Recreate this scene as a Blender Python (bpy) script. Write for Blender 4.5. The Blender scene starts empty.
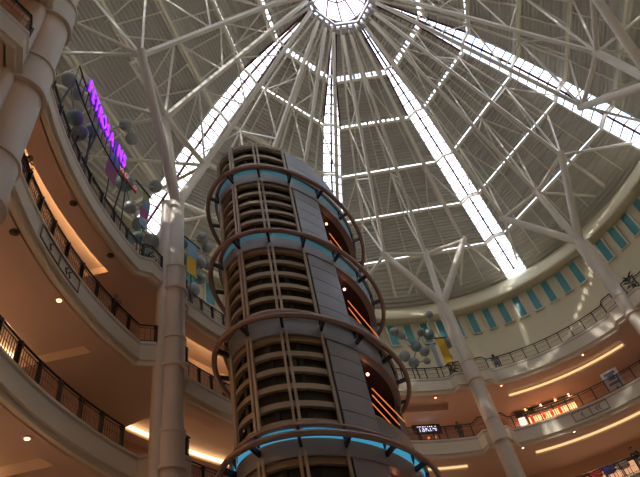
import bpy, bmesh, math, random
from math import sin, cos, pi, radians, hypot
from mathutils import Vector, Matrix
random.seed(7)
SC = bpy.context.scene
COL = SC.collection

# ------------------------------------------------------------------ camera
cam_data = bpy.data.cameras.new('camera')
cam_data.sensor_width = 36.0
cam_data.lens = 550.0 * 36.0 / 640.0
cam_data.clip_start = 0.05
cam_data.clip_end = 500
cam = bpy.data.objects.new('camera', cam_data)
COL.objects.link(cam)
_f = Vector((0.0, 0.69856, 0.71555)).normalized()
_ro = radians(-14.2303)
_r0 = Vector((1, 0, 0)); _u0 = _r0.cross(_f)
_r = _r0 * cos(_ro) + _u0 * sin(_ro)
_u = _u0 * cos(_ro) - _r0 * sin(_ro)
cam.matrix_world = Matrix(((_r.x, _u.x, -_f.x, 0), (_r.y, _u.y, -_f.y, 0), (_r.z, _u.z, -_f.z, 0), (0, 0, 0, 1)))
SC.camera = cam

# ------------------------------------------------------------------ sky, sun, exposure
world = bpy.data.worlds.new('sky')
SC.world = world
world.use_nodes = True
wn = world.node_tree; wn.nodes.clear()
w_out = wn.nodes.new('ShaderNodeOutputWorld')
w_bg = wn.nodes.new('ShaderNodeBackground')
w_tc = wn.nodes.new('ShaderNodeTexCoord')
w_no = wn.nodes.new('ShaderNodeTexNoise'); w_no.inputs['Scale'].default_value = 3.2; w_no.inputs['Detail'].default_value = 6
w_cr = wn.nodes.new('ShaderNodeValToRGB')
w_cr.color_ramp.elements[0].position = 0.38; w_cr.color_ramp.elements[0].color = (0.50, 0.68, 0.90, 1)
w_cr.color_ramp.elements[1].position = 0.56; w_cr.color_ramp.elements[1].color = (1.0, 0.97, 0.98, 1)
wn.links.new(w_tc.outputs['Generated'], w_no.inputs['Vector'])
wn.links.new(w_no.outputs['Fac'], w_cr.inputs['Fac'])
wn.links.new(w_cr.outputs['Color'], w_bg.inputs['Color'])
w_bg.inputs['Strength'].default_value = 3.0
wn.links.new(w_bg.outputs['Background'], w_out.inputs['Surface'])

sun_data = bpy.data.lights.new('sun', 'SUN')
sun_data.energy = 1.7; sun_data.angle = radians(0.6); sun_data.color = (1.0, 0.94, 0.86)
sun = bpy.data.objects.new('sun', sun_data); COL.objects.link(sun)
_sa, _se = radians(-108), radians(44)
_sd = Vector((cos(_sa) * cos(_se), sin(_sa) * cos(_se), sin(_se)))
sun.location = _sd * 90
sun.rotation_euler = _sd.to_track_quat('Z', 'Y').to_euler()

SC.view_settings.view_transform = 'Standard'
SC.view_settings.look = 'None'
SC.view_settings.gamma = 1.0
SC.view_settings.use_curve_mapping = False
SC.view_settings.exposure = 0.85

# ------------------------------------------------------------------ helpers
OFF = {}

def mat(name, color, rough=0.6, metal=0.0, emis=None, es=0.0, noise=0.0, nscale=2.0, spec=0.5, alpha=None):
    m = bpy.data.materials.new(name); m.use_nodes = True
    nt = m.node_tree; b = nt.nodes['Principled BSDF']
    b.inputs['Base Color'].default_value = (*color, 1)
    b.inputs['Roughness'].default_value = rough
    b.inputs['Metallic'].default_value = metal
    b.inputs['Specular IOR Level'].default_value = spec
    if noise > 0:
        tc = nt.nodes.new('ShaderNodeTexCoord'); n = nt.nodes.new('ShaderNodeTexNoise')
        n.inputs['Scale'].default_value = nscale; n.inputs['Detail'].default_value = 4
        r = nt.nodes.new('ShaderNodeValToRGB')
        r.color_ramp.elements[0].color = (*[max(0, c * (1 - noise)) for c in color], 1)
        r.color_ramp.elements[1].color = (*[min(1, c * (1 + noise)) for c in color], 1)
        nt.links.new(tc.outputs['Object'], n.inputs['Vector'])
        nt.links.new(n.outputs['Fac'], r.inputs['Fac']); nt.links.new(r.outputs['Color'], b.inputs['Base Color'])
    if emis:
        b.inputs['Emission Color'].default_value = (*emis, 1); b.inputs['Emission Strength'].default_value = es
    return m

def glass_mat(name, tint, gloss=0.06):
    m = bpy.data.materials.new(name); m.use_nodes = True
    nt = m.node_tree; nt.nodes.clear()
    o = nt.nodes.new('ShaderNodeOutputMaterial'); mx = nt.nodes.new('ShaderNodeMixShader')
    t = nt.nodes.new('ShaderNodeBsdfTransparent'); g = nt.nodes.new('ShaderNodeBsdfGlossy')
    t.inputs['Color'].default_value = (*tint, 1); g.inputs['Roughness'].default_value = 0.05
    mx.inputs['Fac'].default_value = gloss
    nt.links.new(t.outputs[0], mx.inputs[1]); nt.links.new(g.outputs[0], mx.inputs[2]); nt.links.new(mx.outputs[0], o.inputs['Surface'])
    return m

class MB:
    """collects shapes and links them as one mesh object"""
    def __init__(self): self.v = []; self.f = []; self.s = []
    def add(self, vs, fs, smooth=False):
        n = len(self.v); self.v += [Vector(p) for p in vs]
        for q in fs: self.f.append([i + n for i in q]); self.s.append(smooth)
        return self
    def box(self, c, ax, ay, az):
        c = Vector(c); ax = Vector(ax); ay = Vector(ay); az = Vector(az)
        vs = [c + sx * ax + sy * ay + sz * az for sz in (-1, 1) for sy in (-1, 1) for sx in (-1, 1)]
        return self.add(vs, [(0, 2, 3, 1), (4, 5, 7, 6), (0, 1, 5, 4), (2, 6, 7, 3), (0, 4, 6, 2), (1, 3, 7, 5)])
    def beam(self, p, q, w, h, up=(0, 0, 1)):
        p = Vector(p); q = Vector(q); d = (q - p); L = d.length; d.normalize(); up = Vector(up)
        s = d.cross(up)
        if s.length < 1e-4: s = d.cross(Vector((1, 0, 0)))
        s.normalize(); u = s.cross(d)
        return self.box((p + q) / 2, d * L / 2, s * w / 2, u * h / 2)
    def tube(self, pts, r, n=10, caps=True, closed=False, r2=None):
        pts = [Vector(p) for p in pts]; m = len(pts); rings = []
        prev = None
        for i, p in enumerate(pts):
            if closed: d = pts[(i + 1) % m] - pts[i - 1]
            else: d = pts[min(i + 1, m - 1)] - pts[max(i - 1, 0)]
            d.normalize()
            if prev is None:
                a = Vector((0, 0, 1)) if abs(d.z) < 0.9 else Vector((1, 0, 0))
            else: a = prev
            s = a - d * a.dot(d); s.normalize(); t = d.cross(s); prev = s
            rr = r if r2 is None else r + (r2 - r) * i / max(1, m - 1)
            rings.append([p + s * rr * cos(2 * pi * k / n) + t * rr * sin(2 * pi * k / n) for k in range(n)])
        vs = [p for ring in rings for p in ring]; fs = []
        for i in range(m if closed else m - 1):
            a = i * n; b = ((i + 1) % m) * n
            for k in range(n): fs.append((a + k, a + (k + 1) % n, b + (k + 1) % n, b + k))
        if caps and not closed:
            fs.append(tuple(range(n - 1, -1, -1))); fs.append(tuple((m - 1) * n + k for k in range(n)))
        return self.add(vs, fs, True)
    def cyl(self, c, r, z0, z1, n=24, r1=None):
        r1 = r if r1 is None else r1
        return self.tube([(c[0], c[1], z0), (c[0], c[1], z1)], r, n, r2=r1)
    def lathe(self, c, prof, n=24):
        vs = []; fs = []
        for (r, z) in prof:
            for k in range(n): vs.append((c[0] + r * cos(2 * pi * k / n), c[1] + r * sin(2 * pi * k / n), c[2] + z))
        for i in range(len(prof) - 1):
            for k in range(n): fs.append((i * n + k, i * n + (k + 1) % n, (i + 1) * n + (k + 1) % n, (i + 1) * n + k))
        fs.append(tuple(range(n - 1, -1, -1))); fs.append(tuple((len(prof) - 1) * n + k for k in range(n)))
        return self.add(vs, fs, True)
    def sphere(self, c, r, n=16, m=10, sz=1.0):
        return self.lathe(c, [(max(1e-3, r * sin(pi * i / m)), -r * sz * cos(pi * i / m)) for i in range(m + 1)], n)
    def loft(self, rows, closed_profile=True, smooth=False, caps=True):
        """rows: list of profiles (same length)"""
        n = len(rows[0]); vs = [p for r in rows for p in r]; fs = []
        for i in range(len(rows) - 1):
            for k in range(n if closed_profile else n - 1):
                a, b = i * n, (i + 1) * n
                fs.append((a + k, a + (k + 1) % n, b + (k + 1) % n, b + k))
        if caps and closed_profile:
            fs.append(tuple(range(n - 1, -1, -1))); fs.append(tuple((len(rows) - 1) * n + k for k in range(n)))
        return self.add(vs, fs, smooth)
    def build(self, name, m, parent=None):
        me = bpy.data.meshes.new(name)
        if parent is not None: off = OFF[parent.name]
        elif self.v:
            xs = [p.x for p in self.v]; ys = [p.y for p in self.v]; zs = [p.z for p in self.v]
            off = Vector(((min(xs) + max(xs)) / 2, (min(ys) + max(ys)) / 2, min(zs)))
        me.from_pydata([p - off for p in self.v], [], self.f)
        me.polygons.foreach_set('use_smooth', self.s)
        me.materials.append(m); me.update()
        bm = bmesh.new(); bm.from_mesh(me); bmesh.ops.recalc_face_normals(bm, faces=bm.faces); bm.to_mesh(me); bm.free()
        if any(self.s) :
            try: me.set_sharp_from_angle(angle=radians(40))
            except Exception: pass
        o = bpy.data.objects.new(name, me); COL.objects.link(o)
        if parent is not None: o.parent = parent
        else: o.location = off
        OFF[o.name] = off
        return o

def thing(name, label, cat, loc, group=None):
    o = bpy.data.objects.new(name, None); COL.objects.link(o); o.location = loc; o.empty_display_size = 0.3
    OFF[o.name] = Vector(loc); o['label'] = label; o['category'] = cat
    if group: o['group'] = group
    return o

def tag(o, label, cat, group=None, kind=None):
    o['label'] = label; o['category'] = cat
    if group: o['group'] = group
    if kind: o['kind'] = kind
    return o

def struct(o, label=None):
    o['kind'] = 'structure'
    if label: o['label'] = label
    return o

# ------------------------------------------------------------------ materials
M_deck = mat('roof_deck', (0.54, 0.515, 0.46), 0.55, 0.0, noise=0.05, nscale=0.4)
M_steel = mat('white_painted_steel', (0.84, 0.78, 0.68), 0.4, noise=0.05, nscale=1.0)
M_steel_col = mat('column_paint', (0.76, 0.67, 0.56), 0.42, noise=0.05, nscale=1.2)
M_purlin = mat('purlin_paint', (0.93, 0.86, 0.70), 0.5)
M_bar = mat('glazing_bar', (0.12, 0.035, 0.05), 0.4, 0.2)
M_bar2 = mat('glazing_bar_light', (0.62, 0.60, 0.62), 0.4, 0.1)
M_kerb = mat('strip_kerb', (0.70, 0.69, 0.68), 0.5)
M_glass = glass_mat('roof_glass', (0.95, 0.97, 1.0))
M_plaster = mat('cream_plaster', (0.80, 0.72, 0.58), 0.7, noise=0.04, nscale=0.5)
M_cream = mat('cream_wall', (0.78, 0.69, 0.48), 0.7, noise=0.04, nscale=0.4)
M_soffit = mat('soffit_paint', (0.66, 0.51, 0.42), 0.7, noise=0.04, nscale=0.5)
M_floor = mat('stone_floor', (0.58, 0.50, 0.42), 0.35, noise=0.12, nscale=1.5)
M_wallw = mat('shop_wall', (0.60, 0.42, 0.30), 0.6, noise=0.1, nscale=0.8)
M_teal = mat('teal_panel', (0.09, 0.34, 0.37), 0.35, noise=0.08, nscale=0.7)
M_reveal = mat('window_reveal', (0.72, 0.66, 0.53), 0.6)
M_rail = mat('dark_rail', (0.045, 0.035, 0.035), 0.35, 0.5)
M_balu = mat('bronze_baluster', (0.30, 0.17, 0.14), 0.4, 0.5)
M_louv = mat('louvre_bronze', (0.42, 0.33, 0.22), 0.5, 0.2, noise=0.1, nscale=1.5)
M_mull = mat('mullion_tan', (0.50, 0.42, 0.32), 0.45, 0.2)
M_panel = mat('grey_metal_cladding', (0.36, 0.37, 0.41), 0.40, 0.3, noise=0.06, nscale=0.8)
M_joint = mat('panel_joint', (0.03, 0.03, 0.035), 0.6)
M_band = mat('grey_band', (0.30, 0.30, 0.31), 0.42, 0.4)
M_ring = mat('mauve_tube', (0.36, 0.245, 0.22), 0.25, 0.4)
M_brk = mat('dark_bracket', (0.035, 0.035, 0.045), 0.45, 0.4)
M_tglass = mat('tower_glass', (0.075, 0.07, 0.06), 0.15, 0.0, spec=0.6)
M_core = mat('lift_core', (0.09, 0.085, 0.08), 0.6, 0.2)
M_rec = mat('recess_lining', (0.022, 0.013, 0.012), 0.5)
M_cglass_t = mat('teal_glass_painted_glow', (0.10, 0.30, 0.38), 0.3, emis=(0.10, 0.36, 0.46), es=0.10)  # weak emission stands in for skylight passing through the glass
M_cglass_b = mat('bright_teal_glass_painted_glow', (0.08, 0.35, 0.45), 0.3, emis=(0.05, 0.42, 0.68), es=0.32)  # stronger emission imitating the same skylit glow
M_cglass_g = mat('unlit_frosted_glass', (0.24, 0.26, 0.28), 0.3)
M_orange = mat('orange_light', (0.8, 0.3, 0.1), 0.4, emis=(1.0, 0.24, 0.06), es=0.5)
M_down = mat('downlight_lens', (1, 0.8, 0.6), 0.4, emis=(1.0, 0.36, 0.18), es=5.0)
M_downoff = mat('unlit_downlight', (0.05, 0.04, 0.035), 0.4)
M_cove = mat('cove_lamp', (1, 0.8, 0.4), 0.5, emis=(1.0, 0.74, 0.36), es=0.5)
M_cove3 = mat('cove_lamp_strong', (1, 0.8, 0.5), 0.5, emis=(1.0, 0.66, 0.32), es=9.0)
M_cove2 = mat('cove_lamp_soft', (1, 0.8, 0.5), 0.5, emis=(1.0, 0.66, 0.32), es=1.8)
M_fillglow = mat('warm_fill_glow', (0.9, 0.5, 0.3), 0.5, emis=(1.0, 0.55, 0.30), es=0.42)  # glow of the added wall bands that brighten the soffits
M_sph = mat('silver_ball', (0.34, 0.355, 0.36), 0.45, 0.3, noise=0.25, nscale=4)
M_spht = mat('teal_silver_ball', (0.24, 0.34, 0.33), 0.45, 0.3, noise=0.25, nscale=4)
M_neon = mat('purple_neon', (0.3, 0.0, 0.5), 0.4, emis=(0.32, 0.03, 0.95), es=1.1)
M_neonedge = mat('purple_letter_face', (0.15, 0.02, 0.35), 0.4, emis=(0.12, 0.01, 0.5), es=0.22)
M_black = mat('black_steel', (0.02, 0.02, 0.022), 0.5, 0.3)
M_skin = mat('skin', (0.35, 0.20, 0.14), 0.6)
M_hair = mat('hair', (0.012, 0.01, 0.01), 0.6)
M_leaf = mat('leaf_green', (0.035, 0.085, 0.02), 0.5, noise=0.4, nscale=5)
M_pot = mat('plant_pot', (0.10, 0.03, 0.02), 0.5)
def cloth(n, c): return mat(n, c, 0.8, noise=0.08, nscale=6)

# ------------------------------------------------------------------ plan of the atrium (an ellipse)
CX, CY, EE, TT = 7.11, 19.57, 0.145, -0.423
def E(R, a, z=0.0):
    a = radians(a); X = R * cos(a) * math.exp(-EE); Y = R * sin(a) * math.exp(EE)
    return Vector((CX + cos(TT) * X - sin(TT) * Y, CY + sin(TT) * X + cos(TT) * Y, z))
def outward(a):
    d = E(20, a) - E(19, a); d.normalize(); return d
def along(a):
    d = E(20, a + .5) - E(20, a - .5); d.normalize(); return d

COLS = [(23.5, 17.4), (68.6, 18.0), (115.0, 17.2), (157.5, 17.4), (193.6, 17.55), (240.0, 17.0), (286, 17.4), (331, 17.4)]
PROW = [c[0] for c in COLS]; PROW[5] = 240.5
LEVELS = {'upper': (21.7, 18.35), 'middle': (16.85, 18.65), 'lower': (11.9, 19.5), 'first': (7.0, 19.9)}
SHIFT = {'middle': -1.5, 'lower': -3.5}
def nearcol(a, lv='upper'):
    return min(abs((a - p - (SHIFT.get(lv, 0) if i == 4 else 0) + 180) % 360 - 180) for i, p in enumerate(PROW))
PW = {'upper': (6.0, 4.6), 'middle': (4.6, 3.2), 'lower': (2.8, 1.9), 'first': (3.6, 2.4)}
def redge(lv, a):
    R0 = LEVELS[lv][1]; d = nearcol(a, lv); Rp = 17.85; wo, wi = PW[lv]
    if d >= wo: return R0
    if d <= wi: return Rp
    t = (d - wi) / (wo - wi); return Rp + (R0 - Rp) * t
def ring_angles(step=2.0, a0=0.0, a1=360.0):
    s = set(); a = a0
    while a < a1 - 1e-6: s.add(round(a, 3)); a += step
    s.add(a1)
    for p in PROW:
        for d in (-6.0, -4.6, -3.6, -3.2, -2.8, -2.4, -1.9, 1.9, 2.4, 2.8, 3.2, 3.6, 4.6, 6.0):
            q = (p + d) % 360
            for k in (-360, 0, 360):
                if a0 < q + k < a1: s.add(round(q + k, 3))
    for sh in (-1.5, -3.5):
        for d in (-4.6, -3.2, -2.8, -1.9, 1.9, 2.8, 3.2, 4.6):
            for k in (-360, 0):
                q = 193.6 + sh + d + k
                if a0 < q < a1: s.add(round(q, 3))
    return sorted(s)
WALL_R = 24.3
BAYS = []
for i in range(8):
    p, q = PROW[i], PROW[(i + 1) % 8]
    if q < p: q += 360
    BAYS.append((p, q))
BAYNAME = ['right-hand bay beyond the far right column', 'right bay between the two right-hand columns', 'bay right behind the lift tower',
           'bay left behind the lift tower', 'left bay beside the tall left column', 'bay behind the big near column', 'bay behind the camera', 'bay behind the camera']
def recess_outer(i, lv='upper'): return 20.9 if i in (0, 1, 2) else (21.6 if lv == 'upper' else 23.5)

# ------------------------------------------------------------------ galleries
tri = [0]
def trim_name():
    tri[0] += 1; return 'trim_%d' % tri[0]
for lv, (z, R0) in LEVELS.items():
    A = ring_angles()
    # walking surface
    mb = MB(); mb.loft([[E(redge(lv, a), a, z), E(26.2 if lv == 'upper' else WALL_R + .3, a, z), E(26.2 if lv == 'upper' else WALL_R + .3, a, z - .12), E(redge(lv, a) + .02, a, z - .12)] for a in A], True, caps=False)
    struct(mb.build('floor', M_floor), 'stone gallery floor of the %s level' % lv)
    # fascia with cornice
    mb = MB()
    rows = []
    for a in A:
        r = redge(lv, a)
        rows.append([E(r + k, a, z + dz) for k, dz in ((.25, .12), (-.02, .12), (-.02, .02), (.02, 0), (.02, -.85), (-.05, -.88), (-.05, -.95), (.10, -.98), (.10, -1.2), (.35, -1.2))])
    mb.loft(rows, False)
    struct(mb.build(trim_name(), M_plaster), 'cream curved fascia edging the %s gallery' % lv)
    # soffit with a crescent recess in every bay
    zs = z - 1.2; mb = MB(); Ri = R0 + 1.15
    def prof(a, rec, Ro):
        if rec: return [E(redge(lv, a) + .3, a, zs), E(Ri + .18, a, zs), E(Ri + .18, a, zs + .02), E(Ri, a, zs + .02), E(Ri, a, zs + .45), E(Ro, a, zs + .45), E(Ro, a, zs), E(WALL_R + .3, a, zs)]
        return [E(redge(lv, a) + .3, a, zs), E(Ri, a, zs), E(Ri, a, zs), E(Ri, a, zs), E(Ri, a, zs), E(Ro, a, zs), E(Ro, a, zs), E(WALL_R + .3, a, zs)]
    for bi, (p, q) in enumerate(BAYS):
        Ro = recess_outer(bi, lv); s, e = p + 7.5, q - 7.5
        AA = ring_angles(2.0, p, s); mb.loft([prof(a, False, Ro) for a in AA], False)
        mb.loft([prof(s, False, Ro), prof(s, True, Ro)], False)
        mb.loft([prof(a, True, Ro) for a in ring_angles(2.0, s, e)], False)
        mb.loft([prof(e, True, Ro), prof(e, False, Ro)], False)
        AA = ring_angles(2.0, e, q); mb.loft([prof(a, False, Ro) for a in AA], False)
        if bi < 6 and not (bi == 2 and lv == 'upper'):
            cm = MB()
            if bi in (0, 1, 2): q0, q1, h0, h1 = Ro - .10, Ro - .04, .14, .28
            elif lv == 'upper': q0, q1, h0, h1 = Ri + .03, Ri + .09, .03, .09
            else: q0, q1, h0, h1 = Ro - .12, Ro - .04, .15, .36
            cm.loft([[E(q0, a, zs + h0), E(q1, a, zs + h0), E(q1, a, zs + h1), E(q0, a, zs + h1)] for a in ring_angles(2.0, s + .5, e - .5)])
            tag(cm.build('cove_light', M_cove if bi in (0, 1, 2) else (M_cove3 if lv == 'upper' else M_cove2)), 'curved warm cove light under the %s gallery, %s' % (lv, BAYNAME[bi]), 'cove light', 'curved cove lights under the galleries')
    struct(mb.build('ceiling', M_soffit), 'warm plaster soffit below the %s gallery' % lv)

# outer walls behind the galleries
for nm, z0, z1 in (('middle', 16.85, 20.5), ('lower', 11.9, 15.65), ('first', 7.0, 10.7), ('ground', -1.6, 5.8)):
    mb = MB(); mb.loft([[E(WALL_R, a, z0), E(WALL_R + .3, a, z0), E(WALL_R + .3, a, z1), E(WALL_R, a, z1)] for a in ring_angles(3)], True, caps=False)
    struct(mb.build('wall_%s' % nm, M_wallw), 'warm brown shop wall of the %s level' % nm)
gm = MB(); A = ring_angles(4); gm.add([E(WALL_R + .3, a, -1.6) for a in A[:-1]], [tuple(range(len(A) - 1))])
struct(gm.build('floor', M_floor), 'ground floor of the atrium')

# added glowing fronts on those walls, a warm fill for the soffits
for bi, (p, q) in enumerate(BAYS[:6]):
    for nm, z0 in (('middle', 16.85), ('lower', 11.9), ('first', 7.0)):
        if nm == 'middle' and bi == 1: continue
        a0, a1 = p + 10, q - 10
        c = E(WALL_R - .1, (a0 + a1) / 2, z0)
        t = thing('glow_front', 'added warm fill glow on the %s level, %s' % (nm, BAYNAME[bi]), 'glow_front', c, 'added fill glows round the atrium')
        g = MB(); g.loft([[E(WALL_R - .14, a, z0 + .3), E(WALL_R - .02, a, z0 + .3), E(WALL_R - .02, a, z0 + 2.5), E(WALL_R - .14, a, z0 + 2.5)] for a in ring_angles(3, a0, a1)])
        g.build('lit_band', M_fillglow, t)
        fr = MB()
        for zz in (z0 + .25, z0 + 2.55): fr.tube([E(WALL_R - .2, a, zz) for a in ring_angles(3, a0, a1)], .07, 6)
        k = 8
        for i in range(k + 1):
            a = a0 + (a1 - a0) * i / k; fr.beam(E(WALL_R - .2, a, z0), E(WALL_R - .2, a, z0 + 2.6), .1, .1, along(a))
        fr.build('frame', M_rail, t)

# upper clerestory wall with teal windows, lip and flared cove
A = ring_angles(2)
mb = MB()
mb.loft([[E(25.8, a, 21.7), E(26.2, a, 21.7), E(26.2, a, 33.4), E(25.8, a, 33.4)] for a in A], True, caps=False)
struct(mb.build('wall_upper', M_cream), 'cream upper wall around the top gallery')
mb = MB()
mb.loft([[E(25.9, a, 33.15), E(24.75, a, 33.1), E(24.7, a, 33.25), E(24.95, a, 33.7), E(26.3, a, 35.4), E(28.3, a, 37.45), E(28.3, a, 37.7), E(29.0, a, 37.7), E(29.0, a, 33.0)] for a in A], True, smooth=False, caps=False)
struct(mb.build(trim_name(), M_cream), 'flared cream cornice carrying the roof edge')
wn_ = 0
a = 65.1 - 4.12 * 9
for i in range(87):
    az = 65.15 + 4.115 * (i - 9)
    if True:
        wn_ += 1
        w = 1.12; cA = az - w; cB = az + w; z0, z1 = 30.45, 32.95
        t = thing('window_%d' % wn_, 'teal clerestory window number %d' % wn_, 'window', E(25.75, az, z0)); t['kind'] = 'structure'; 
        g = MB(); g.loft([[E(25.70, q, z0), E(25.78, q, z0), E(25.78, q, z1), E(25.70, q, z1)] for q in (cA, az, cB)])
        g.build('pane', M_teal, t)
        f = MB()
        for q in (cA, cB): f.beam(E(25.66, q, z0 - .05), E(25.66, q, z1), .12, .2, along(q))
        f.beam(E(25.66, cA, z0 - .05), E(25.66, cB, z0 - .05), .2, .1)
        f.build('window_frame', M_reveal, t)

# ------------------------------------------------------------------ balustrades
def balustrade(lv, bi):
    z = LEVELS[lv][0]; p, q = BAYS[bi]; s, e = p + 1.9, q - 1.9
    name = {'upper': 'top', 'middle': 'middle', 'lower': 'lowest visible'}[lv]
    t = thing('balustrade', 'dark metal balustrade edging the %s gallery, %s' % (name, BAYNAME[bi]), 'railing', E(redge(lv, (s + e) / 2) + .1, (s + e) / 2, z + .12), 'balustrades along the galleries')
    n = 12; aa = [s + (e - s) * i / n for i in range(n + 1)]
    fine = ring_angles(1.5, s, e); bt = .03 if bi > 2 else .018
    def P(a, h): return E(redge(lv, a) + .12, a, z + h)
    m = MB(); m.tube([P(a, 1.14) for a in fine], .045, 8); m.build('handrail', M_rail, t)
    m = MB(); m.tube([P(a, .98) for a in fine], .02, 6); m.tube([P(a, .22) for a in fine], .02, 6); m.build('cross_rail', M_rail, t)
    for a in aa:
        m = MB(); m.beam(P(a, .0), P(a, 1.12), .08, .20 if bi > 2 else .07, outward(a)); m.box(P(a, 1.0), along(a) * .13, outward(a) * .06, (0, 0, .05)) if bi > 2 else None; m.build('post', M_rail, t)
    for i in range(n):
        m = MB(); k = 9
        for j in range(1, k):
            a = aa[i] + (aa[i + 1] - aa[i]) * j / k
            m.beam(P(a, .22), P(a, .98), bt, bt, outward(a))
        a = (aa[i] + aa[i + 1]) / 2; w = (aa[i + 1] - aa[i]) * .36
        m.tube([P(a - w + 2 * w * u / 6, .62 + .1 * sin(u * pi)) for u in range(7)], .014, 5)
        m.build('baluster_panel', M_balu, t)
for bi in range(6):
    for lv in ('upper', 'middle', 'lower'): balustrade(lv, bi)

# ------------------------------------------------------------------ tree columns
COLNAME = ['extreme right column', 'far right column', 'column right of lift tower', 'column behind lift tower', 'tall left column', 'huge top-left column']
FM = [24.9, 68.9, 113.75, 157.8, 203.0, 249.5]
JR, JZ, JD = 16.3, 33.5, 14.2
TREES = []
for i in range(6):
    a, R = COLS[i]; b = E(R, a, -1.6)
    if i == 5: b = Vector((-7.42, 6.75, -1.6))
    t = thing('tree_column', {0: 'white round column at the extreme right whose branch reaches in from the edge', 1: 'white far right column forking into three branches by the teal windows',
              2: 'white slanting column right of the lift tower, forked beneath the roof', 3: 'white column hidden behind the lift tower',
              4: 'tall white column standing just left of the lift tower', 5: 'huge round column with collars at the top left corner, nearest one'}[i], 'column', b, 'branching columns around the atrium')
    TREES.append(t); od = outward(a); al = along(a)
    cs = (.76, .76, .78, .78, .92, 1.0)[i]
    m = MB(); m.cyl(b, .60 * cs, -1.6, 20.6, 28); m.cyl(b, .53 * cs, 20.6, 28.0, 28); sh_ = m.build('shaft', M_steel_col, t)
    m = MB()
    m.cyl(b + (od * .42 + al * .42) * cs, .36 * cs, -1.6, 27.9, 16); m.cyl(b + (od * .42 - al * .42) * cs, .36 * cs, -1.6, 27.9, 16); m.build('side_shaft', M_steel_col, t)
    for (z, R0) in LEVELS.values():
        for dz, dr in ((.42, .10), (-1.2, .13)):
            m = MB(); m.lathe((b.x, b.y, z + dz), [(.60 * cs + dr - .06, -.10), (.60 * cs + dr, -.07), (.60 * cs + dr, .07), (.60 * cs + dr - .06, .10)], 28); m.build('collar', M_steel_col, sh_)
            if dz < 0:
                m = MB(); m.lathe((b.x, b.y, z - 1.2), [(.60 * cs + .05, 0), (.60 * cs + .05, 1.55)], 28); m.build('sleeve', M_steel_col, t)
    top = Vector((b.x, b.y, 28.0))
    m = MB(); m.sphere(top, .56 * cs, 20, 10); m.build('node', M_steel_col, t)
    for s in (-1, 0, 1):
        J = E(JR + (0.3 if s == 0 else 0), FM[i] + s * JD, JZ)
        m = MB(); m.tube([top, top.lerp(J, .9), J], .33 if s else .29, 14, r2=.24); br_ = m.build('branch', M_steel, t)
        m = MB(); d = (J - top).normalized(); m.tube([J - d * .35, J + d * .35], .29, 14); m.build('branch_head', M_steel, br_)

# ------------------------------------------------------------------ roof
STRIP = [2.5, 47.3, 90.5, 137.0, 178.6, 227.5, 272.5, 317.5]
RR = [3.5, 8.1, 12.8, 17.4, 21.4, 25.1, 28.5]
RZ = [51.1, 50.1, 48.4, 46.0, 43.2, 40.1, 37.5]
HW = [.20, .45, 1.0, 1.15, 1.25, 1.3, 1.35]      # half width of glazed strip at each ring
def ringpt(k, a, f=0.0):
    return E(RR[k], a, RZ[k])
def facet_corner(k, fi, side):
    """corner of facet fi at ring k, next to its lower (side 0) or upper strip (side 1)"""
    a0 = STRIP[fi]; a1 = STRIP[(fi + 1) % 8]; 
    P0 = ringpt(k, a0); P1 = ringpt(k, a1); d = (P1 - P0).normalized()
    return P0 + d * HW[k] if side == 0 else P1 - d * HW[k]
GAP = [0, .42, .20, .10, .07, .05, 0]
FACNAME = ['right', 'far right', 'centre right', 'centre left above the lift tower', 'upper left', 'near left', 'rear left', 'rear right']
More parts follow.
